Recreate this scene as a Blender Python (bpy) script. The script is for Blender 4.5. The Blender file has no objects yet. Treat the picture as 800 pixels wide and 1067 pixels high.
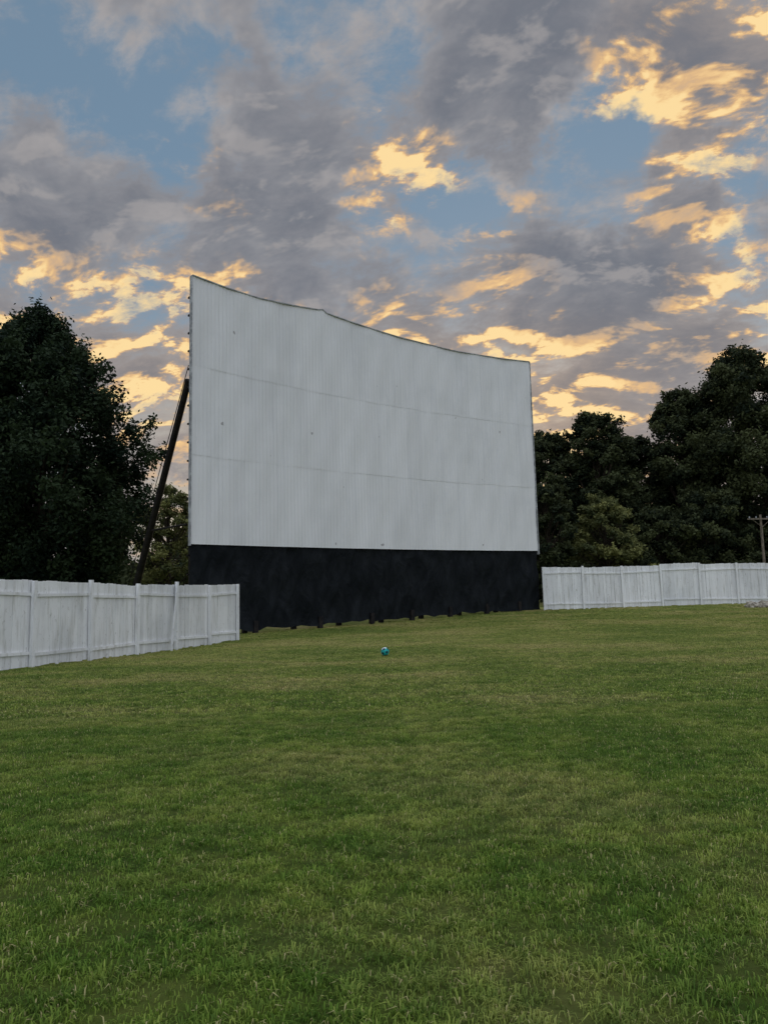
import bpy, bmesh, math, random
import numpy as np
from mathutils import Vector, Matrix
scene = bpy.context.scene
R = math.radians
random.seed(7); rng = np.random.default_rng(7)
scene.view_settings.view_transform = 'Standard'
scene.view_settings.look = 'None'
scene.view_settings.exposure = 0

# ------------------------------------------------------------------ terrain
def hgt(x, y):
    x = np.asarray(x, float); y = np.asarray(y, float)
    k = np.clip((y-26)/21, 0, 1)
    return 0.72*k*k + 0.03*np.sin(.31*x+1.3)*np.sin(.27*y+.4)*np.clip(y/15, 0, 1)
def H(x, y): return float(hgt(x, y))

# ------------------------------------------------------------------ node helpers
class NT:
    def __init__(s, tree): s.t = tree; s.n = tree.nodes; s.l = tree.links
    def put(s, sock, v):
        if isinstance(v, bpy.types.NodeSocket): s.l.new(v, sock)
        elif v is not None:
            if sock.type == 'RGBA' and len(v) == 3: v = (*v, 1)
            sock.default_value = v
    def math(s, op, a, b=None, c=None, clamp=False):
        n = s.n.new('ShaderNodeMath'); n.operation = op; n.use_clamp = clamp
        s.put(n.inputs[0], a)
        if b is not None: s.put(n.inputs[1], b)
        if c is not None: s.put(n.inputs[2], c)
        return n.outputs[0]
    def vm(s, op, a, b=None, scale=None):
        n = s.n.new('ShaderNodeVectorMath'); n.operation = op
        s.put(n.inputs[0], a)
        if b is not None: s.put(n.inputs[1], b)
        if scale is not None: s.put(n.inputs['Scale'], scale)
        return n.outputs['Value'] if op in ('DOT_PRODUCT', 'LENGTH') else n.outputs[0]
    def noise(s, vec, scale, detail=4, rough=.5, dist=0, col=False):
        n = s.n.new('ShaderNodeTexNoise'); s.put(n.inputs['Vector'], vec)
        n.inputs['Scale'].default_value = scale; n.inputs['Detail'].default_value = detail
        n.inputs['Roughness'].default_value = rough; n.inputs['Distortion'].default_value = dist
        return n.outputs['Color' if col else 'Fac']
    def ramp(s, v, a, b, lo=0., hi=1.):
        n = s.n.new('ShaderNodeMapRange'); n.interpolation_type = 'SMOOTHSTEP'
        s.put(n.inputs[0], v); s.put(n.inputs[1], a); s.put(n.inputs[2], b)
        s.put(n.inputs[3], lo); s.put(n.inputs[4], hi)
        return n.outputs[0]
    def mix(s, f, a, b, blend='MIX'):
        n = s.n.new('ShaderNodeMix'); n.data_type = 'RGBA'; n.blend_type = blend
        s.put(n.inputs[0], f); s.put(n.inputs[6], a); s.put(n.inputs[7], b)
        return n.outputs[2]
    def xyz(s, v):
        n = s.n.new('ShaderNodeSeparateXYZ'); s.put(n.inputs[0], v); return n.outputs
    def comb(s, x, y, z):
        n = s.n.new('ShaderNodeCombineXYZ')
        s.put(n.inputs[0], x); s.put(n.inputs[1], y); s.put(n.inputs[2], z); return n.outputs[0]

def new_mat(name, rough=.8, spec=.3):
    m = bpy.data.materials.new(name); m.use_nodes = True
    t = NT(m.node_tree); b = t.n['Principled BSDF']
    b.inputs['Roughness'].default_value = rough
    b.inputs['Specular IOR Level'].default_value = spec
    return m, t, b
def pos(t):
    return t.n.new('ShaderNodeNewGeometry').outputs['Position']
def scaled(t, v, s3): return t.vm('MULTIPLY', v, s3)
def attr(t, name, out='Fac'):
    n = t.n.new('ShaderNodeAttribute'); n.attribute_name = name; return n.outputs[out]
def bump(t, b, h, strength=.3, dist=.02):
    n = t.n.new('ShaderNodeBump'); n.inputs['Strength'].default_value = strength
    n.inputs['Distance'].default_value = dist
    t.l.new(h, n.inputs['Height']); t.l.new(n.outputs[0], b.inputs['Normal'])

# ------------------------------------------------------------------ mesh helpers
def mesh_obj(name, verts, faces, mats, fmat=None, smooth=False, parent=None):
    me = bpy.data.meshes.new(name); me.from_pydata([tuple(v) for v in verts], [], faces)
    if not isinstance(mats, (list, tuple)): mats = [mats]
    for m in mats: me.materials.append(m)
    if fmat is not None: me.polygons.foreach_set('material_index', fmat)
    if smooth: me.polygons.foreach_set('use_smooth', [True]*len(me.polygons))
    me.update()
    o = bpy.data.objects.new(name, me); scene.collection.objects.link(o)
    if parent: o.parent = parent
    return o
def empty(name, loc=(0, 0, 0)):
    o = bpy.data.objects.new(name, None); o.empty_display_size = .5
    scene.collection.objects.link(o); return o
class MB:
    def __init__(s): s.v = []; s.f = []; s.m = []; s.tone = []
    def box(s, c, u, v, w, mi=0, tone=.5):
        c = Vector(c); u = Vector(u); v = Vector(v); w = Vector(w); b = len(s.v)
        for k in (-1, 1):
            for j in (-1, 1):
                for i in (-1, 1): s.v.append(c+u*i+v*j+w*k)
        for q in ((0, 2, 3, 1), (4, 5, 7, 6), (0, 1, 5, 4), (2, 6, 7, 3), (0, 4, 6, 2), (1, 3, 7, 5)):
            s.f.append(tuple(b+i for i in q)); s.m.append(mi); s.tone.append(tone)
    def tube(s, pts, rad, n=8, mi=0, cap=True):
        pts = [Vector(p) for p in pts]; b = len(s.v)
        for i, p in enumerate(pts):
            d = (pts[min(i+1, len(pts)-1)]-pts[max(i-1, 0)]).normalized()
            a = d.cross(Vector((0.3, 1, .2))).normalized(); c = d.cross(a)
            for k in range(n):
                an = 2*math.pi*k/n; s.v.append(p+(a*math.cos(an)+c*math.sin(an))*rad[i])
        for i in range(len(pts)-1):
            for k in range(n):
                k2 = (k+1) % n
                s.f.append((b+i*n+k, b+i*n+k2, b+(i+1)*n+k2, b+(i+1)*n+k)); s.m.append(mi); s.tone.append(.5)
        if cap:
            s.f.append(tuple(b+k for k in range(n))[::-1]); s.m.append(mi); s.tone.append(.5)
            s.f.append(tuple(b+(len(pts)-1)*n+k for k in range(n))); s.m.append(mi); s.tone.append(.5)
    def obj(s, name, mats, smooth=False, parent=None):
        o = mesh_obj(name, s.v, s.f, mats, s.m, smooth, parent)
        a = o.data.attributes.new('tone', 'FLOAT', 'FACE'); a.data.foreach_set('value', s.tone)
        return o

# ------------------------------------------------------------------ materials
def paint_white(name, base=(.78, .8, .82), dirt=(.36, .36, .33)):
    m, t, b = new_mat(name, .6, .3)
    P = pos(t)
    tone = attr(t, 'tone')
    streak = t.noise(scaled(t, P, (3, 3, .35)), 2.2, 5, .65)
    blot = t.noise(P, .6, 4, .6)
    fine = t.noise(scaled(t, P, (1, 1, .5)), 12, 5, .7)
    c = t.mix(t.ramp(streak, .48, .72, 0, .50), base, dirt)
    c = t.mix(t.ramp(blot, .46, .68, 0, .30), c, (.46, .48, .50))
    c = t.mix(t.ramp(fine, .59, .69, 0, .60), c, (.28, .26, .22))
    k = t.ramp(tone, 0, 1, .86, 1.03)
    c = t.mix(1.0, c, t.comb(k, k, k), 'MULTIPLY')
    t.l.new(c, b.inputs['Base Color'])
    bump(t, b, fine, .25, .01)
    return m
mat_fence = paint_white('fence_white_paint', (.80, .81, .81), (.38, .37, .32))

mat_screen, t, b = new_mat('screen_white_paint', .6, .3)
P = pos(t); tone = attr(t, 'tone')
streak = t.noise(scaled(t, P, (2.2, 2.2, .10)), 2.0, 5, .6)
blot = t.noise(scaled(t, P, (1, 1, 1.3)), .30, 5, .6)
fine = t.noise(scaled(t, P, (1, 1, .3)), 9, 5, .75)
speck = t.noise(scaled(t, P, (1, 1, .7)), 2.6, 2, .5)
c = t.mix(t.ramp(streak, .46, .72, 0, .24), (.72, .73, .735), (.49, .51, .53))
c = t.mix(t.ramp(blot, .44, .68, 0, .26), c, (.55, .565, .575))
c = t.mix(t.ramp(fine, .58, .74, 0, .26), c, (.43, .43, .42))
c = t.mix(t.ramp(speck, .75, .77, 0, .6), c, (.14, .13, .12))
k = t.ramp(tone, 0, 1, .965, 1.025)
c = t.mix(1.0, c, t.comb(k, k, k), 'MULTIPLY')
t.l.new(c, b.inputs['Base Color']); bump(t, b, fine, .15, .01)

mat_black, t, b = new_mat('black_base_panel', .7, .12)
P = pos(t)
w = t.noise(scaled(t, P, (1, 1, .5)), 1.3, 6, .65, .6)
d = t.noise(P, 6, 5, .7)
c = t.mix(t.ramp(w, .4, .7), (.004, .006, .008), (.012, .015, .018))
c = t.mix(t.ramp(d, .63, .75, 0, .5), c, (.03, .034, .04))
t.l.new(c, b.inputs['Base Color']); bump(t, b, w, 1.0, .22)

mat_steel, t, b = new_mat('dark_weathered_steel', .7, .15)
P = pos(t); n = t.noise(P, 4, 5, .7)
t.l.new(t.mix(t.ramp(n, .35, .7), (.008, .008, .009), (.025, .021, .019)), b.inputs['Base Color'])
mat_trim, t, b = new_mat('screen_edge_trim', .6, .3)
P = pos(t); n = t.noise(P, 3, 5, .7)
t.l.new(t.mix(t.ramp(n, .4, .65), (.22, .23, .24), (.45, .47, .48)), b.inputs['Base Color'])

mat_bark, t, b = new_mat('tree_bark', .9, .1)
P = pos(t); n = t.noise(scaled(t, P, (1, 1, .25)), 9, 5, .7)
t.l.new(t.mix(t.ramp(n, .35, .65), (.02, .016, .012), (.08, .065, .05)), b.inputs['Base Color'])
bump(t, b, n, .8, .03)

def leaf_mat(name, dark, light):
    m = bpy.data.materials.new(name); m.use_nodes = True
    t = NT(m.node_tree); b = t.n['Principled BSDF']
    b.inputs['Roughness'].default_value = .7; b.inputs['Specular IOR Level'].default_value = .1
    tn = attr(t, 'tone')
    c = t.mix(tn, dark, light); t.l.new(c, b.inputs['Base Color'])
    tr = t.n.new('ShaderNodeBsdfTranslucent'); t.l.new(c, tr.inputs[0])
    mx = t.n.new('ShaderNodeMixShader'); mx.inputs[0].default_value = .25
    t.l.new(b.outputs[0], mx.inputs[1]); t.l.new(tr.outputs[0], mx.inputs[2])
    t.l.new(mx.outputs[0], t.n['Material Output'].inputs[0])
    return m
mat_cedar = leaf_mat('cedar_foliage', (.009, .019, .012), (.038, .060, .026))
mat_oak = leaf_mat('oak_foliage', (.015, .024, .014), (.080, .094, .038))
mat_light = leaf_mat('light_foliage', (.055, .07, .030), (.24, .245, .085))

# grass colour shared between ground sheet and blades
def lawn_colour(t):
    P = pos(t); p = t.xyz(P)
    n1 = t.noise(scaled(t, P, (.6, 1, 0)), .24, 5, .66)
    n2 = t.noise(scaled(t, P, (.7, 1, 0)), .85, 4, .70)
    n3 = t.noise(scaled(t, P, (1, 1, 0)), 4.5, 3, .65)
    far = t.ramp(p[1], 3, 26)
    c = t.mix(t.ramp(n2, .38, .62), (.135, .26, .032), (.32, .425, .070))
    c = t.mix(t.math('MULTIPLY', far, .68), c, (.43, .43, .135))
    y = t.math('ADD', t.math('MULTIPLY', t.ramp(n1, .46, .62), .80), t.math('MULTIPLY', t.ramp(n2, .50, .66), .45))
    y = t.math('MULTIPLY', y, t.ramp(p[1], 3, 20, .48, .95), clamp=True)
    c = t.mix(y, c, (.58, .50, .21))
    dk = t.math('MULTIPLY', t.ramp(n1, .50, .36), .45)
    c = t.mix(dk, c, (.11, .21, .04))
    c = t.mix(t.ramp(n3, .46, .66, 0, .55), c, (.10, .185, .03))
    return c, P
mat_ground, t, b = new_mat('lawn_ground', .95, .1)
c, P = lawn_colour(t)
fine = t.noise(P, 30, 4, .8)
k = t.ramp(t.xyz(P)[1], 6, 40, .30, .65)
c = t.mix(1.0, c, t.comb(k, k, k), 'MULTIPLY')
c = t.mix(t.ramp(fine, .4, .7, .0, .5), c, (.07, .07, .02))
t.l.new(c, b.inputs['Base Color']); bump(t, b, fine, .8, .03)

m = bpy.data.materials.new('grass_blades'); m.use_nodes = True
t = NT(m.node_tree); b = t.n['Principled BSDF']
b.inputs['Roughness'].default_value = .6; b.inputs['Specular IOR Level'].default_value = .12
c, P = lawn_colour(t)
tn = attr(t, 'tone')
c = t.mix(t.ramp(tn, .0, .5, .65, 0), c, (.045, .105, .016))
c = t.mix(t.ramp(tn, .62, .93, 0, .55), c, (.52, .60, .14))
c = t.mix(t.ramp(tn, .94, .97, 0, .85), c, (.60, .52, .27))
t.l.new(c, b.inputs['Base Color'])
tr = t.n.new('ShaderNodeBsdfTranslucent'); t.l.new(c, tr.inputs[0])
mx = t.n.new('ShaderNodeMixShader'); mx.inputs[0].default_value = .4
t.l.new(b.outputs[0], mx.inputs[1]); t.l.new(tr.outputs[0], mx.inputs[2])
t.l.new(mx.outputs[0], t.n['Material Output'].inputs[0])
mat_grass = m

# ------------------------------------------------------------------ ground
xs = np.concatenate([[-2000, -900, -400, -200, -120], np.arange(-80, 81, 1.0), [120, 200, 400, 900, 2000]])
ys = np.concatenate([[-2000, -600, -200, -80, -40], np.arange(-20, 61, 1.0), [70, 85, 110, 160, 300, 700, 2500]])
X, Y = np.meshgrid(xs, ys); Z = hgt(X, Y)
nx, ny = len(xs), len(ys)
V = np.stack([X.ravel(), Y.ravel(), Z.ravel()], 1)
F = [(j*nx+i, j*nx+i+1, (j+1)*nx+i+1, (j+1)*nx+i) for j in range(ny-1) for i in range(nx-1)]
mesh_obj('ground', V.tolist(), F, mat_ground, smooth=True)

# ------------------------------------------------------------------ grass blades (instanced tiles)
def grass_tile(coll, idx, n, wk, ncl, sig):
    r = np.random.default_rng(100+idx+n)
    cx = r.random((ncl, 2)) - .5
    cl_h = r.uniform(.6, 1.4, ncl); cl_t = r.normal(0, .15, ncl)
    h_ = n//3
    a = r.random((h_, 2)) - .5
    ci_ = r.integers(0, ncl, n-h_)
    off = r.normal(0, sig, (n-h_, 2))
    p = np.concatenate([a, cx[ci_] + off])
    ln = np.concatenate([r.uniform(.018, .036, h_), r.uniform(.026, .048, n-h_)*cl_h[ci_]])
    wd = np.concatenate([r.uniform(.0018, .0032, h_), r.uniform(.002, .0043, n-h_)])*wk
    th = r.random(n)*2*np.pi
    th[h_:] = np.arctan2(off[:, 1], off[:, 0]) + r.normal(0, .8, n-h_)
    lean = r.uniform(.3, 1.4, n)
    tone = np.clip(r.random(n)*.75 + .2*(r.random(n)-.3), 0, .93)
    tone[h_:] = np.clip(tone[h_:]+cl_t[ci_], 0, .93)
    tone[r.random(n) < .045] = 1.0
    d = np.stack([np.cos(th), np.sin(th), np.zeros(n)], 1)
    ph = th + np.pi/2 + r.normal(0, .5, n)
    sd = np.stack([np.cos(ph), np.sin(ph), np.zeros(n)], 1)*wd[:, None]
    base = np.concatenate([p, np.full((n, 1), -.02)], 1)
    mid = base + d*(ln*.40*lean)[:, None]; mid[:, 2] = ln*.60
    tip = base + d*(ln*1.1*lean)[:, None]; tip[:, 2] = ln*(1.0-.55*lean)
    v = np.stack([base-sd, base+sd, mid+sd*.85, mid-sd*.85, tip], 1).reshape(-1, 3)
    o = np.arange(n)*5
    loops = np.stack([o, o+1, o+2, o+3, o+3, o+2, o+4], 1).ravel()
    me = bpy.data.meshes.new('grass_tile'); me.vertices.add(n*5); me.vertices.foreach_set('co', v.ravel())
    me.loops.add(n*7); me.loops.foreach_set('vertex_index', loops)
    me.polygons.add(n*2)
    st = np.stack([np.arange(n)*7, np.arange(n)*7+4], 1).ravel()
    me.polygons.foreach_set('loop_start', st)
    me.update(calc_edges=True); me.validate()
    at = me.attributes.new('tone', 'FLOAT', 'FACE'); at.data.foreach_set('value', np.repeat(tone, 2))
    me.materials.append(mat_grass)
    ob = bpy.data.objects.new('%s_%d' % (coll.name, idx), me); coll.objects.link(ob)
near_t = bpy.data.collections.new('grass_tiles_dense'); far_t = bpy.data.collections.new('grass_tiles_sparse')
for i in range(6): grass_tile(near_t, i, 5400, 1.0, 90, .034)
for i in range(6): grass_tile(far_t, i, 1300, 2.4, 70, .04)
near_p = []; far_p = []
for yy in np.arange(1.5, 50, 1.0):
    lim = .62*yy+4
    for xx in np.arange(-30.5, 31, 1.0):
        if abs(xx) > lim: continue
        sx = (xx+8.71)*.607 + (yy-33)*(-.795)
        if sx < -1.5 and xx < 10: continue
        if xx < -9.95+(yy-19.2)*.293-1.5: continue
        if yy > 48: continue
        (near_p if yy < 11 else far_p).append((xx, yy, H(xx, yy)))
lawn_root = empty('lawn_grass')
def scatter(name, pts, coll):
    me = bpy.data.meshes.new(name); me.from_pydata(pts, [], [])
    a = me.attributes.new('rotv', 'FLOAT_VECTOR', 'POINT')
    a.data.foreach_set('vector', np.array([(0, 0, random.randrange(4)*math.pi/2) for _ in pts]).ravel())
    a = me.attributes.new('idx', 'INT', 'POINT'); a.data.foreach_set('value', [random.randrange(6) for _ in pts])
    ob = bpy.data.objects.new(name, me); scene.collection.objects.link(ob); ob.parent = lawn_root
    ng = bpy.data.node_groups.new(name, 'GeometryNodeTree')
    ng.interface.new_socket('Geometry', in_out='INPUT', socket_type='NodeSocketGeometry')
    ng.interface.new_socket('Geometry', in_out='OUTPUT', socket_type='NodeSocketGeometry')
    gi = ng.nodes.new('NodeGroupInput'); go = ng.nodes.new('NodeGroupOutput')
    ip = ng.nodes.new('GeometryNodeInstanceOnPoints'); ci = ng.nodes.new('GeometryNodeCollectionInfo')
    ci.inputs['Collection'].default_value = coll
    ci.inputs['Separate Children'].default_value = True; ci.inputs['Reset Children'].default_value = True
    na = ng.nodes.new('GeometryNodeInputNamedAttribute'); na.data_type = 'FLOAT_VECTOR'; na.inputs['Name'].default_value = 'rotv'
    ni = ng.nodes.new('GeometryNodeInputNamedAttribute'); ni.data_type = 'INT'; ni.inputs['Name'].default_value = 'idx'
    ng.links.new(gi.outputs[0], ip.inputs['Points']); ng.links.new(ci.outputs[0], ip.inputs['Instance'])
    ip.inputs['Pick Instance'].default_value = True
    def en(n): return [o for o in n.outputs if o.enabled and o.name == 'Attribute'][0]
    ng.links.new(en(ni), ip.inputs['Instance Index']); ng.links.new(en(na), ip.inputs['Rotation'])
    ng.links.new(ip.outputs[0], go.inputs[0])
    md = ob.modifiers.new('scatter', 'NODES'); md.node_group = ng
scatter('near_blades', near_p, near_t); scatter('far_blades', far_p, far_t)

# ------------------------------------------------------------------ drive-in screen
A = Vector((-8.71, 33.0, 0)); B = Vector((9.63, 47.0, 0)); DV = (B-A); L = DV.length
DU = DV.normalized(); NF = Vector((.607, -.795, 0))
SAG = .85
def S(t_, off=0., z=0.):
    p = A + DV*t_ + NF*(off - SAG*4*t_*(1-t_)); p.z = z; return p
top_pts = [(0, 16.80), (.08, 16.72), (.16, 16.70), (.26, 16.88), (.318, 17.02), (.33, 17.10), (.342, 16.96), (.45, 16.78), (.55, 16.66), (.74, 16.56), (.9, 16.66), (1, 16.77)]
def ztop(t_): return float(np.interp(t_, [p[0] for p in top_pts], [p[1] for p in top_pts]))
def zmid(t_): return 4.27 + .15*t_
screen = empty('drive_in_screen')
def corrugated(rows, name):
    per = .205; nr = int(L/per)
    verts = []; faces = []; tones = []
    rr = np.random.default_rng(5)
    prof = [(0., 0.), (.28, 0.), (.42, .013), (.86, .013)]
    us = [(i+u)*per/L for i in range(nr) for u, _ in prof] + [1.0]
    ds = [d for i in range(nr) for _, d in prof] + [0.]
    us = [min(u, 1.0) for u in us]
    panel = [int(u*L/.95) for u in us]
    for ri, (z0f, z1f, off) in enumerate(rows):
        poff = rr.normal(0, .002, 40); ptone = np.clip(rr.normal(.6, .22, 40), 0, 1); pz = rr.normal(0, .015, 40)
        nz = 14; base = len(verts)
        for k in range(nz+1):
            f = k/nz
            for u, d_, pn in zip(us, ds, panel):
                z0 = z0f(u) + (pz[pn] if ri > 0 else 0); z1 = z1f(u) + (0 if ri == 2 else .12)
                z = z0+(z1-z0)*f
                wob = .018*math.sin(u*37+z*.9)+.011*math.sin(u*91-z*1.7)
                verts.append(S(u, off+d_*(1-.6*u)+poff[pn]+wob, z))
        n = len(us)
        for k in range(nz):
            for i in range(n-1):
                faces.append((base+k*n+i, base+k*n+i+1, base+(k+1)*n+i+1, base+(k+1)*n+i)); tones.append(ptone[panel[i]])
    o = mesh_obj(name, verts, faces, mat_screen, parent=screen)
    a_ = o.data.attributes.new('tone', 'FLOAT', 'FACE'); a_.data.foreach_set('value', tones)
def zs1(u): return 8.35+.1*u
def zs2(u): return 12.5+.0*u
corrugated([(zmid, zs1, .10), (zs1, zs2, .109), (zs2, ztop, .118)], 'projection_sheets')
# black lower wall, wrinkled panels with ragged lower edge
verts = []; faces = []; n = 240; nz = 22; rr = np.random.default_rng(11)
edge = np.interp(np.linspace(0, 1, n+1), np.linspace(0, 1, 46), rr.uniform(.08, .28, 46))
for k in range(nz+1):
    for i in range(n+1):
        u = i/n; g = S(u); zb = H(g.x, g.y)+edge[i]*(1-.9*max(0, (u-.75)/.25)); zt = zmid(u)+.03
        z = zb+(zt-zb)*k/nz
        w_ = .045*math.sin(u*60+z*2.3)+.04*math.sin(u*23-z*3.1)+.03*math.sin(u*131+z*1.1)+.02*math.sin(u*211-z*5.)
        verts.append(S(u, .0+w_*(1 if k < nz else .2)*.8 + (.05 if k == 0 else 0), z))
for k in range(nz):
    for i in range(n):
        faces.append((k*(n+1)+i, k*(n+1)+i+1, (k+1)*(n+1)+i+1, (k+1)*(n+1)+i))
mesh_obj('black_lower_wall', verts, faces, mat_black, smooth=True, parent=screen)
mb = MB()
up = Vector((0, 0, 1))
for u in np.linspace(.012, .988, 9):
    g = S(u, -.42); z0 = H(g.x, g.y)-.3; zt = ztop(u)-.25
    g.z = (z0+zt)/2; mb.box(g, DU*.1, NF*.13, up*((zt-z0)/2))
for u in (.012, .15, .315, .46, .58, .70, .82, .93):
    g2 = S(u, -.02); z0 = H(g2.x, g2.y)-.2; g2.z = z0+.4
    mb.box(g2, DU*.11, NF*.12, up*.4)
for z in np.arange(1.2, 16.4, .86):
    for i in range(16):
        u0 = i/16; u1 = (i+1)/16
        if i == 0: u0 = -.0030
        p0 = S(u0, -.17, z); p1 = S(u1, -.17, z)
        dd = p1-p0; mb.box((p0+p1)/2, dd/2, NF*.07, up*.036)
mb.obj('support_frame', mat_steel, parent=screen)
mb = MB()
for u in (0.0, .25, .5, .75, .99):
    top = S(u, -.25, 11.9); foot = S(u, -8.9); foot.z = H(foot.x, foot.y)-.4
    mb.tube([top, foot], [.15, .19], 10)
    mb.tube([S(u, -.25, 12.6), S(u, -10.2, .2)], [.02, .02], 5)
    a1 = S(u, -.4, 5.2); a2 = top.lerp(foot, .55); mb.tube([a1, a2], [.05, .05], 6)
mb.obj('back_braces', mat_steel, parent=screen)
mb = MB()
us = np.linspace(0, 1, 61)
us = sorted(list(us)+[.318, .33, .342])
for a_, b_ in zip(us[:-1], us[1:]):
    p0 = S(a_, .08, ztop(a_)+.02); p1 = S(b_, .08, ztop(b_)+.02)
    mb.box((p0+p1)/2, (p1-p0)/2, NF*.10, up*.025)
for u in (-.0015, 1.0015):
    uu = min(max(u, 0), 1); zz = [4.2, ztop(uu)]
    p = S(u, .06, (zz[0]+zz[1])/2); mb.box(p, DU*.025, NF*.11, up*((zz[1]-zz[0])/2))
mb.obj('edge_trim', mat_trim, parent=screen)

# ------------------------------------------------------------------ fences
def fence(name, p0, p1, height, seed, spacing=2.45, side=1, step=.03, lean_board=None):
    rr = random.Random(seed)
    p0 = Vector(p0+(0,)); p1 = Vector(p1+(0,)); d = (p1-p0); Ln = d.length; d.normalize()
    nrm = Vector((d.y, -d.x, 0))*side    # towards viewer
    root = empty(name)
    boards = MB(); posts = MB(); rails = MB()
    npan = max(1, round(Ln/spacing)); sp = Ln/npan
    for k in range(npan+1):
        q = p0+d*(k*sp); z = H(q.x, q.y); hh = height+rr.uniform(-.05, .07)
        tilt = Vector((rr.uniform(-.012, .012), rr.uniform(-.012, .012), 1))
        c = q+nrm*.09; c.z = z+hh/2-.1; c += d*rr.uniform(-.05, .05)
        posts.box(c, d*.055, nrm*.05, tilt*(hh/2+.1), tone=rr.uniform(.5, 1))
    for k in range(npan):
        a0 = k*sp; st = rr.uniform(-step, step); tl = rr.uniform(-.04, .04)
        x = 0.0
        ptone = rr.uniform(.25, .9)
        while x < sp-.01:
            w_ = min(rr.choice([.14, .15, .19, .24, .30]), sp-x); q = p0+d*(a0+x+w_/2); z = H(q.x, q.y)
            zt = z+height-.05+st+tl*(x/sp-.5)*2+rr.uniform(-.016, .016); zb = z+rr.uniform(.0, .06)
            c = q+nrm*rr.uniform(-.005, .005); c.z = (zt+zb)/2
            gap = .002 if rr.random() < .75 else .010
            boards.box(c, d*(w_/2-gap)+nrm*rr.uniform(-.003, .003), nrm*.010, up*((zt-zb)/2)+d*rr.uniform(-.006, .006), tone=min(1, max(0, ptone+rr.uniform(-.4, .4))))
            x += w_
        for rz in (.38, height-.42):
            q0 = p0+d*(a0+.06); q1 = p0+d*(a0+sp-.06)
            q0.z = H(q0.x, q0.y)+rz+st+rr.uniform(-.05, .05); q1.z = H(q1.x, q1.y)+rz+st+rr.uniform(-.05, .05)
            rails.box((q0+q1)/2+nrm*.036, (q1-q0)/2, nrm*.02, up*.043, tone=rr.uniform(.4, .9))
    if lean_board is not None:
        q = p0+d*lean_board; q.z = H(q.x, q.y)
        a_ = q+nrm*.25-up*.05+d*.25; b_ = q+nrm*.17+up*(height-.03)-d*.25
        posts.box((a_+b_)/2, (b_-a_)/2, d*.05, nrm*.02, tone=.7)
    boards.obj('boards', mat_fence, parent=root); posts.obj('posts', mat_fence, parent=root); rails.obj('rails', mat_fence, parent=root)
    return root
fence('white_board_fence', (-6.35, 31.5), (-13.6, 6.8), 2.38, 3, 2.42, side=-1, step=.03, lean_board=5.0)
fence('white_board_fence', (9.78, 46.5), (46.0, 51.3), 2.68, 9, 2.6, side=1, step=.08)

# ------------------------------------------------------------------ soccer ball
mteal, t, b = new_mat('ball_teal', .5, .3)
n = t.noise(pos(t), 30, 3); t.l.new(t.mix(t.ramp(n, .4, .6), (.01, .27, .27), (.02, .42, .40)), b.inputs['Base Color'])
mdark, t, b = new_mat('ball_navy', .5, .3)
n = t.noise(pos(t), 30, 3); t.l.new(t.mix(t.ramp(n, .4, .6), (.006, .03, .04), (.012, .05, .07)), b.inputs['Base Color'])
mwht, t, b = new_mat('ball_white', .4, .5)
n = t.noise(pos(t), 30, 3); t.l.new(t.mix(t.ramp(n, .4, .6), (.6, .7, .7), (.75, .8, .8)), b.inputs['Base Color'])
bm = bmesh.new(); bmesh.ops.create_icosphere(bm, subdivisions=1, radius=1); dirs = [v.co.normalized().copy() for v in bm.verts]; bm.free()
bm = bmesh.new(); bmesh.ops.create_icosphere(bm, subdivisions=5, radius=.118)
fc = [ (dirs[i]+dirs[j]+dirs[k]).normalized() for i in range(12) for j in range(i) for k in range(j) if dirs[i].angle(dirs[j]) < 1.2 and dirs[j].angle(dirs[k]) < 1.2 and dirs[i].angle(dirs[k]) < 1.2]
sites = [(dd, 1, .90) for dd in dirs]+[(dd, 0, 1.0) for dd in fc]
def site(v):
    s_ = sorted(((v.angle(dd)/w_, mi, i) for i, (dd, mi, w_) in enumerate(sites)))[:2]; return s_
for v in bm.verts:
    s_ = site(v.co.normalized()); g = s_[1][0]-s_[0][0]
    v.co *= 1-.025*max(0, 1-g/.07)
for f in bm.faces:
    s_ = site(f.calc_center_median().normalized()); f.material_index = (2 if (s_[0][1] == 0 and s_[0][2] % 7 == 0) else s_[0][1]); f.smooth = True
me = bpy.data.meshes.new('soccer_ball'); bm.to_mesh(me); bm.free()
for mm in (mteal, mdark, mwht): me.materials.append(mm)
o = bpy.data.objects.new('soccer_ball', me); scene.collection.objects.link(o)
o.location = (-.07, 21.4, H(-.07, 21.4)+.13); o.rotation_euler = (.4, .7, .2)

# ------------------------------------------------------------------ rock pile by the fence
mrock, t, b = new_mat('rock', .9, .2)
n = t.noise(pos(t), 5, 5, .7); t.l.new(t.mix(t.ramp(n, .35, .65), (.16, .14, .11), (.50, .46, .38)), b.inputs['Base Color']); bump(t, b, n, .6, .04)
bm = bmesh.new()
for i in range(17):
    r_ = random.uniform(.22, .44); x = 22.7+random.uniform(-.95, 1.9); y = 44.6+random.uniform(-.35, .35)
    res = bmesh.ops.create_icosphere(bm, subdivisions=2, radius=r_)
    sx, sy, sz = random.uniform(.9, 1.5), random.uniform(.8, 1.2), random.uniform(.5, .8)
    for v in res['verts']:
        q = v.co*1; k_ = 1+.16*math.sin(q.x*14+i)+.14*math.sin(q.y*17+2*i)+.1*math.sin(q.z*19)
        v.co = Vector((q.x*sx*k_+x, q.y*sy*k_+y, q.z*sz*k_+H(x, y)+r_*.3+(.20 if i % 4 == 0 else 0)))
me = bpy.data.meshes.new('rock_pile'); bm.to_mesh(me); bm.free(); me.materials.append(mrock)
scene.collection.objects.link(bpy.data.objects.new('rock_pile', me))

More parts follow.
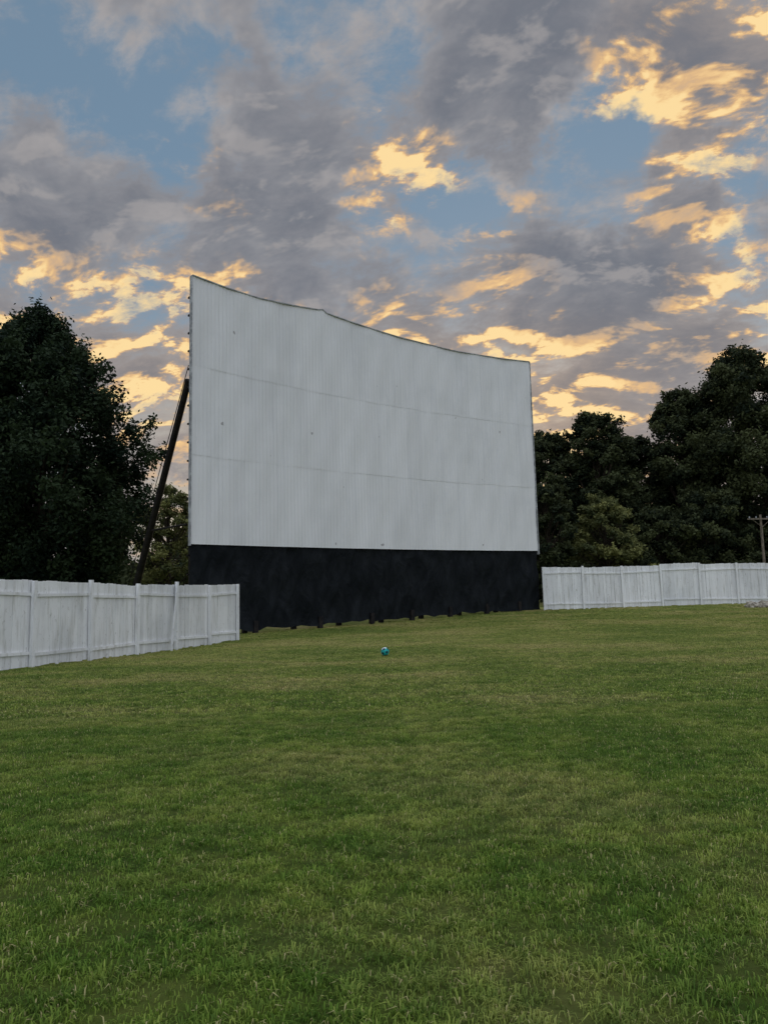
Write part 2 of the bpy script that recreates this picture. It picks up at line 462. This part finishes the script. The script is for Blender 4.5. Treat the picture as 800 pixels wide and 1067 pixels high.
# ------------------------------------------------------------------ utility pole
mwood, t, b = new_mat('weathered_wood', .85, .2)
n = t.noise(scaled(t, pos(t), (1, 1, .2)), 12, 5, .7); t.l.new(t.mix(t.ramp(n, .35, .65), (.08, .07, .055), (.24, .20, .15)), b.inputs['Base Color'])
up_root = empty('utility_pole'); px, py = 29.6, 58.0
mb = MB(); mb.tube([(px, py, .3), (px, py, 7.5)], [.12, .09], 10); mb.obj('pole', mwood, parent=up_root)
mb = MB(); mb.box((px, py-.16, 7.15), (1.15, .1, 0), (0, .05, 0), (0, 0, .06)); 
for s_ in (-1, 1): mb.tube([(px, py-.14, 6.5), (px+s_*.7, py-.14+.06*s_, 7.07)], [.02, .02], 6)
mb.obj('crossarm', mwood, parent=up_root)
mb = MB()
for q in (-1., -.45, .45, 1.): mb.tube([(px+q, py-.16+.1*q, 7.2), (px+q, py-.16+.1*q, 7.28), (px+q, py-.16+.1*q, 7.36)], [.04, .06, .025], 8)
mb.obj('insulators', mat_trim, parent=up_root)

# ------------------------------------------------------------------ trees
def leaf_mesh(name, P, N, size, tone, mat, parent=None):
    n = len(P); r = np.random.default_rng(len(P))
    a_ = r.normal(size=(n, 3)); a_ -= (a_*N).sum(1)[:, None]*N; a_ /= np.linalg.norm(a_, axis=1)[:, None]+1e-9
    c_ = np.cross(N, a_); s_ = size[:, None]
    v = np.stack([P-a_*s_, P-c_*s_*.55, P+a_*s_, P+c_*s_*.55], 1).reshape(-1, 3)
    me = bpy.data.meshes.new(name); me.vertices.add(n*4); me.vertices.foreach_set('co', v.ravel())
    me.loops.add(n*4); me.loops.foreach_set('vertex_index', np.arange(n*4))
    me.polygons.add(n); me.polygons.foreach_set('loop_start', np.arange(n)*4)
    me.update(calc_edges=True)
    at = me.attributes.new('tone', 'FLOAT', 'FACE'); at.data.foreach_set('value', tone)
    me.materials.append(mat)
    o = bpy.data.objects.new(name, me); scene.collection.objects.link(o)
    if parent: o.parent = parent
    return o
def tree(kind, x, y, top, rad, seed, mat, zb=None, nclump=230, per=300, leaf=.15, style='round', csz=1.0, lean=0.):
    r = np.random.default_rng(seed); z0 = H(x, y); hh = top-z0
    if zb is None: zb = z0+hh*.10
    s_ = r.random(nclump)**(.85 if style == 'cedar' else .8)
    th = r.random(nclump)*2*np.pi
    if style == 'cedar': f = np.sin(np.pi*np.clip(s_, .04, .985)**.72)**.62
    else: f = np.sin(np.pi*np.clip(s_*.93+.04, 0, 1)**.85)**.6
    ph = r.random(4)*6.28
    lob = 1+.16*np.sin(3*th+ph[0]+5*s_)+.12*np.sin(5*th+ph[1]-9*s_)+.10*np.sin(2*th+ph[2]+14*s_)
    rr_ = rad*f*lob*np.sqrt(r.random(nclump)*.85+.15)*.92
    C = np.stack([x+rr_*np.cos(th)+lean*s_, y+rr_*np.sin(th), zb+(top-zb)*s_*.97], 1)
    C += r.normal(0, .25, C.shape)
    C[0] = (x+lean, y, top-.5)
    cs = r.uniform(.07, .15, nclump)*rad*csz*(1.05-.4*s_)+.16
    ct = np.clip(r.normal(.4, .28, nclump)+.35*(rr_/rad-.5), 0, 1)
    cnt = np.maximum(30, (per*(cs/cs.mean())**1.6)).astype(int)
    idx = np.repeat(np.arange(nclump), cnt); n = len(idx)
    D = r.normal(size=(n, 3)); D /= np.linalg.norm(D, axis=1)[:, None]
    rad_ = r.random(n)**.45*(1+.42*r.normal(size=n)*(r.random(n) < .3))
    sc = np.array([1, 1, .75]) if style != 'cedar' else np.array([.85, .85, 1.1])
    P = C[idx]+D*rad_[:, None]*cs[idx][:, None]*sc*1.25
    P += .16*np.sin(P[:, [1, 2, 0]]*5.1+idx[:, None])
    N = D*.6+r.normal(size=(n, 3))*.6+np.array([0, 0, .45]); N /= np.linalg.norm(N, axis=1)[:, None]
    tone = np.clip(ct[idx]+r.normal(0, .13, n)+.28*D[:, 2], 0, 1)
    root = empty(kind)
    leaf_mesh('foliage', P, N, r.uniform(.6, 1.25, n)*leaf, tone, mat, root)
    mb = MB(); tr = hh*.018+.08
    bend = [r.normal(0, .25), r.normal(0, .25)]
    tp = [Vector((x+bend[0]*math.sin(k*3)+lean*k*.8, y+bend[1]*math.sin(k*2.6), z0-.2+(hh*.93)*k)) for k in np.linspace(0, 1, 8)]
    mb.tube(tp, [tr*(1.25-1.15*k) for k in np.linspace(0, 1, 8)], 9)
    for i in r.choice(nclump, min(nclump, 70), replace=False):
        c = Vector(C[i]); k = np.clip((c.z-z0)/hh*.8-.06, .1, .85)
        j = k*7; p = tp[int(j)].lerp(tp[min(7, int(j)+1)], j-int(j))
        m_ = p.lerp(c, .5)+Vector((0, 0, -.08*(c-p).length)); rl = tr*(1.0-k)*.45+.02
        mb.tube([p, m_, c], [rl, rl*.6, .012], 5, cap=False)
    mb.obj('trunk_and_limbs', mat_bark, smooth=True, parent=root)
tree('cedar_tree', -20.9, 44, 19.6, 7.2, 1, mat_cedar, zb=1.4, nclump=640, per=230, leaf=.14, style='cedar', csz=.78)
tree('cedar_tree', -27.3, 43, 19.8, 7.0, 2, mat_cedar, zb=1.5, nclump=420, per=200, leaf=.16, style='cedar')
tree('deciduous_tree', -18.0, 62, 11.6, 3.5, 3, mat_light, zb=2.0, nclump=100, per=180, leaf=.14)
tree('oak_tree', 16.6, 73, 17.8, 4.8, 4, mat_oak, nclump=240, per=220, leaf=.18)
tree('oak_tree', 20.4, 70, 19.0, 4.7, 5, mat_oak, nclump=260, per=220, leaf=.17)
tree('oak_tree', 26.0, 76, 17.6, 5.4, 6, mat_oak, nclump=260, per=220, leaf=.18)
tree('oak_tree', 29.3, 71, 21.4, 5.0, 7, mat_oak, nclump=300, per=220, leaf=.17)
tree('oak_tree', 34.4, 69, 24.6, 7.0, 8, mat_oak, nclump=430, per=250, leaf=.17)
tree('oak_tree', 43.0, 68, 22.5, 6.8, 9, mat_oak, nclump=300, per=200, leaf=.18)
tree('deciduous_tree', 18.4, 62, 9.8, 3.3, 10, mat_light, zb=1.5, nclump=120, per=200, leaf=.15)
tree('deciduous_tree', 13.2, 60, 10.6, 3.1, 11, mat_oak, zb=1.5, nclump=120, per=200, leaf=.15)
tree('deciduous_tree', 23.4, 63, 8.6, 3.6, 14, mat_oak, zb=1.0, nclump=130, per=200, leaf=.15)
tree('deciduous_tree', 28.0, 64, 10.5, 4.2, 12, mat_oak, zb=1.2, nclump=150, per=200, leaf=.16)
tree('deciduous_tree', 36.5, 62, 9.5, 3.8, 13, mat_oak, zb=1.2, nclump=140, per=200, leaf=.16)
# distant woodland mass
r = np.random.default_rng(77); nc = 1300
cx_ = r.uniform(-110, 130, nc); cy_ = r.uniform(80, 105, nc)
mx_h = 6.0+1.6*np.sin(cx_*.21)+1.2*np.sin(cx_*.53+1)+(cx_ > 12)*6.0
cz_ = .7+mx_h*r.random(nc)**.75; cs = r.uniform(1.0, 2.1, nc)
cnt = 120; idx = np.repeat(np.arange(nc), cnt); n = len(idx)
D = r.normal(size=(n, 3)); D /= np.linalg.norm(D, axis=1)[:, None]
P = np.stack([cx_, cy_, cz_], 1)[idx]+D*(r.random(n)**.4*cs[idx])[:, None]
N = D*.5+r.normal(size=(n, 3))*.7; N /= np.linalg.norm(N, axis=1)[:, None]
leaf_mesh('distant_tree_line', P, N, r.uniform(.22, .5, n), np.clip(r.random(nc)[idx]*.7+r.normal(0, .15, n), 0, 1), mat_oak)

# ------------------------------------------------------------------ world: dusk sky with broken cloud
SUN_AZ, SUN_EL = 14.0, 4.0
world = bpy.data.worlds.new('World'); scene.world = world; world.use_nodes = True
t = NT(world.node_tree); t.n.clear()
out = t.n.new('ShaderNodeOutputWorld')
sky = t.n.new('ShaderNodeTexSky'); sky.sky_type = 'NISHITA'; sky.sun_disc = False
sky.sun_elevation = R(SUN_EL); sky.sun_rotation = R(SUN_AZ); sky.dust_density = 1.0; sky.ozone_density = 2.0
bg_sky = t.n.new('ShaderNodeBackground'); bg_sky.inputs[1].default_value = .12
Nd = t.n.new('ShaderNodeTexCoord').outputs['Generated']
Nv = t.vm('NORMALIZE', Nd); c3 = t.xyz(Nv)
z_ = t.math('MAXIMUM', c3[2], 0.0); inv = t.math('DIVIDE', 1.0, t.math('ADD', z_, .34))
u = t.math('MULTIPLY', c3[0], inv); v = t.math('MULTIPLY', c3[1], inv)
P0 = t.comb(t.math('ADD', u, t.math('MULTIPLY', v, .25)), t.math('MULTIPLY', v, 1.30), 0.)
wv = t.vm('SUBTRACT', t.noise(P0, 3.2, 2, .55, col=True), (.5, .5, .5))
Pw = t.vm('ADD', P0, t.vm('SCALE', wv, scale=.12))
big = t.noise(P0, 2.0, 1, .5)
def dens(P, det):
    med = t.noise(P, 7.0, det, .64)
    return t.math('ADD', t.math('MULTIPLY', big, .35), t.math('MULTIPLY', med, .65))
def ddir(az, el):
    a, e = R(az), R(el); return (math.sin(a)*math.cos(e), math.cos(a)*math.cos(e), math.sin(e))
wn = t.vm('SUBTRACT', t.noise(Nv, 8, 5, .66, col=True), (.5, .5, .5))
Nb = t.vm('NORMALIZE', t.vm('ADD', Nv, t.vm('SCALE', wn, scale=.20)))
def blobs(lst):
    acc = None
    for az, el, rad, w_ in lst:
        x = t.ramp(t.vm('DOT_PRODUCT', Nb, ddir(az, el)), math.cos(R(rad)), 1.0, 0, w_)
        acc = x if acc is None else t.math('ADD', acc, x)
    return acc
holes = blobs([(-22, 37, 9, .08), (17.6, 30.5, 5.5, .12), (6.5, 29.5, 4.0, .11), (0.5, 27, 3.0, .06), (19, 35, 4.5, .10),
               (28.3, 29, 3.5, .11), (28, 24, 3.5, .09), (-14, 35, 5, .06), (-4, 40, 4, .05)])
darks = blobs([(12, 38, 9, .13), (-24.6, 27.8, 8, .08), (16.3, 22.5, 7, .08), (-6, 35, 7, .06), (-10, 27, 7, .06), (22, 15.5, 8, .07), (26.5, 37, 7, .10), (0, 22, 7, .05), (24, 26, 3.5, .05)])
gold = blobs([(26.5, 36.5, 9, 2.0), (3.2, 32.3, 4.5, 1.5), (24.5, 27.0, 5, 1.1), (-17.6, 18.5, 8, 1.6), (-10.3, 22.2, 4.5, 1.3), (9.9, 25.0, 5.5, .8),
              (12, 14.5, 10, 1.6), (26.4, 19.5, 7, 1.3), (-27, 21.0, 5.5, 1.3), (0, 28.7, 3.0, .9), (-13.5, 30.5, 2.6, .9), (2, 19.5, 6, 1.3)])
bias = t.math('SUBTRACT', darks, holes)
d0 = t.math('ADD', dens(Pw, 9), bias)
d1 = t.math('ADD', dens(t.vm('ADD', Pw, (.010, .050, 0)), 4), bias)
cover = t.ramp(d0, .365, .53)
thick = t.ramp(d0, .42, .67)
lit = t.ramp(t.math('SUBTRACT', d0, d1), -.10, .14)
thin = t.ramp(d0, .74, .44)
el = c3[2]
low = t.ramp(el, .42, .10)     # 1 near the horizon
body = t.mix(thick, (.35, .34, .35), (.17, .18, .21))
body = t.mix(t.math('MULTIPLY', low, .50), body, (.38, .325, .30))
body = t.mix(t.math('MULTIPLY', t.ramp(lit, .40, 1.0), .45), body, (.50, .455, .43))
body = t.mix(t.math('MULTIPLY', t.ramp(lit, .5, 0.), .35), body, (.155, .16, .19))
# sunset glow gathered low around the sun's bearing
glow = t.math('MULTIPLY', t.ramp(t.vm('DOT_PRODUCT', Nv, ddir(4, 8)), math.cos(R(34)), 1.0), t.ramp(el, .42, .20))
g = t.math('MULTIPLY', t.math('MULTIPLY', gold, t.ramp(lit, .22, .85, .10, 1)), t.math('ADD', t.math('MULTIPLY', thin, .75), .25))
g2 = t.math('ADD', g, t.math('MULTIPLY', t.ramp(lit, .35, .95), t.math('MULTIPLY', glow, .55)))
g2 = t.math('ADD', g2, t.math('MULTIPLY', glow, .13))
front = t.ramp(c3[1], -.1, .5)
g2 = t.math('MULTIPLY', g2, front, clamp=True)
body = t.mix(t.ramp(g2, 0, .95), body, (.90, .54, .22))
body = t.mix(t.ramp(g2, .6, 1.0, 0, .9), body, (1.04, .77, .37))
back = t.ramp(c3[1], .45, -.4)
body = t.mix(back, body, t.vm('MULTIPLY', body, (.96, 1.0, 1.06)))  # bluish tint added to the unseen rear clouds, cooling light on the screen
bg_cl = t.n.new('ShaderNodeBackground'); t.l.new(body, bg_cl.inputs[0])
# clouds behind the camera and overhead boosted, out of view, to light screen and lawn
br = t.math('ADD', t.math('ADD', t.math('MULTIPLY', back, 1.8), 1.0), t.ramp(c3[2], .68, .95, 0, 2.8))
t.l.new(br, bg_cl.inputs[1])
skyc = t.vm('MINIMUM', sky.outputs[0], (4.2, 4.0, 3.9))
skyc = t.mix(.60, skyc, (1.80, 2.75, 3.8))
skyc = t.mix(t.math('MULTIPLY', glow, .55), skyc, (6.6, 4.6, 2.5))
t.l.new(skyc, bg_sky.inputs[0])
bs = t.math('MULTIPLY', .125, t.math('ADD', t.math('ADD', 1.0, back), t.ramp(c3[2], .68, .95, 0, 1.5)))  # clear sky also raised behind and overhead as added fill light
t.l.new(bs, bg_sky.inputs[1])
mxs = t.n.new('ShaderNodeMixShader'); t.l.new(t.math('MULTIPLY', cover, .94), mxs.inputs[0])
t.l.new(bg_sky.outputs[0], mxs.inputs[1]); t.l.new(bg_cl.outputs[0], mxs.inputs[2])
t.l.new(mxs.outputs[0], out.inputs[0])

sd = bpy.data.lights.new('sun', 'SUN'); sd.energy = .5; sd.angle = R(20); sd.color = (1, .82, .62)
so = bpy.data.objects.new('sun', sd); scene.collection.objects.link(so)
so.rotation_euler = (-Vector(ddir(SUN_AZ, SUN_EL))).to_track_quat('-Z', 'Y').to_euler()

# ------------------------------------------------------------------ camera
cd = bpy.data.cameras.new('camera'); co = bpy.data.objects.new('camera', cd); scene.collection.objects.link(co)
cd.sensor_fit = 'VERTICAL'; cd.sensor_height = 36; cd.sensor_width = 27; cd.lens = 26; cd.clip_end = 6000
co.matrix_world = Matrix.Translation((0, 0, 1.6)) @ Matrix.Rotation(R(96.74), 4, 'X') @ Matrix.Rotation(-.025, 4, 'Z')
scene.camera = co
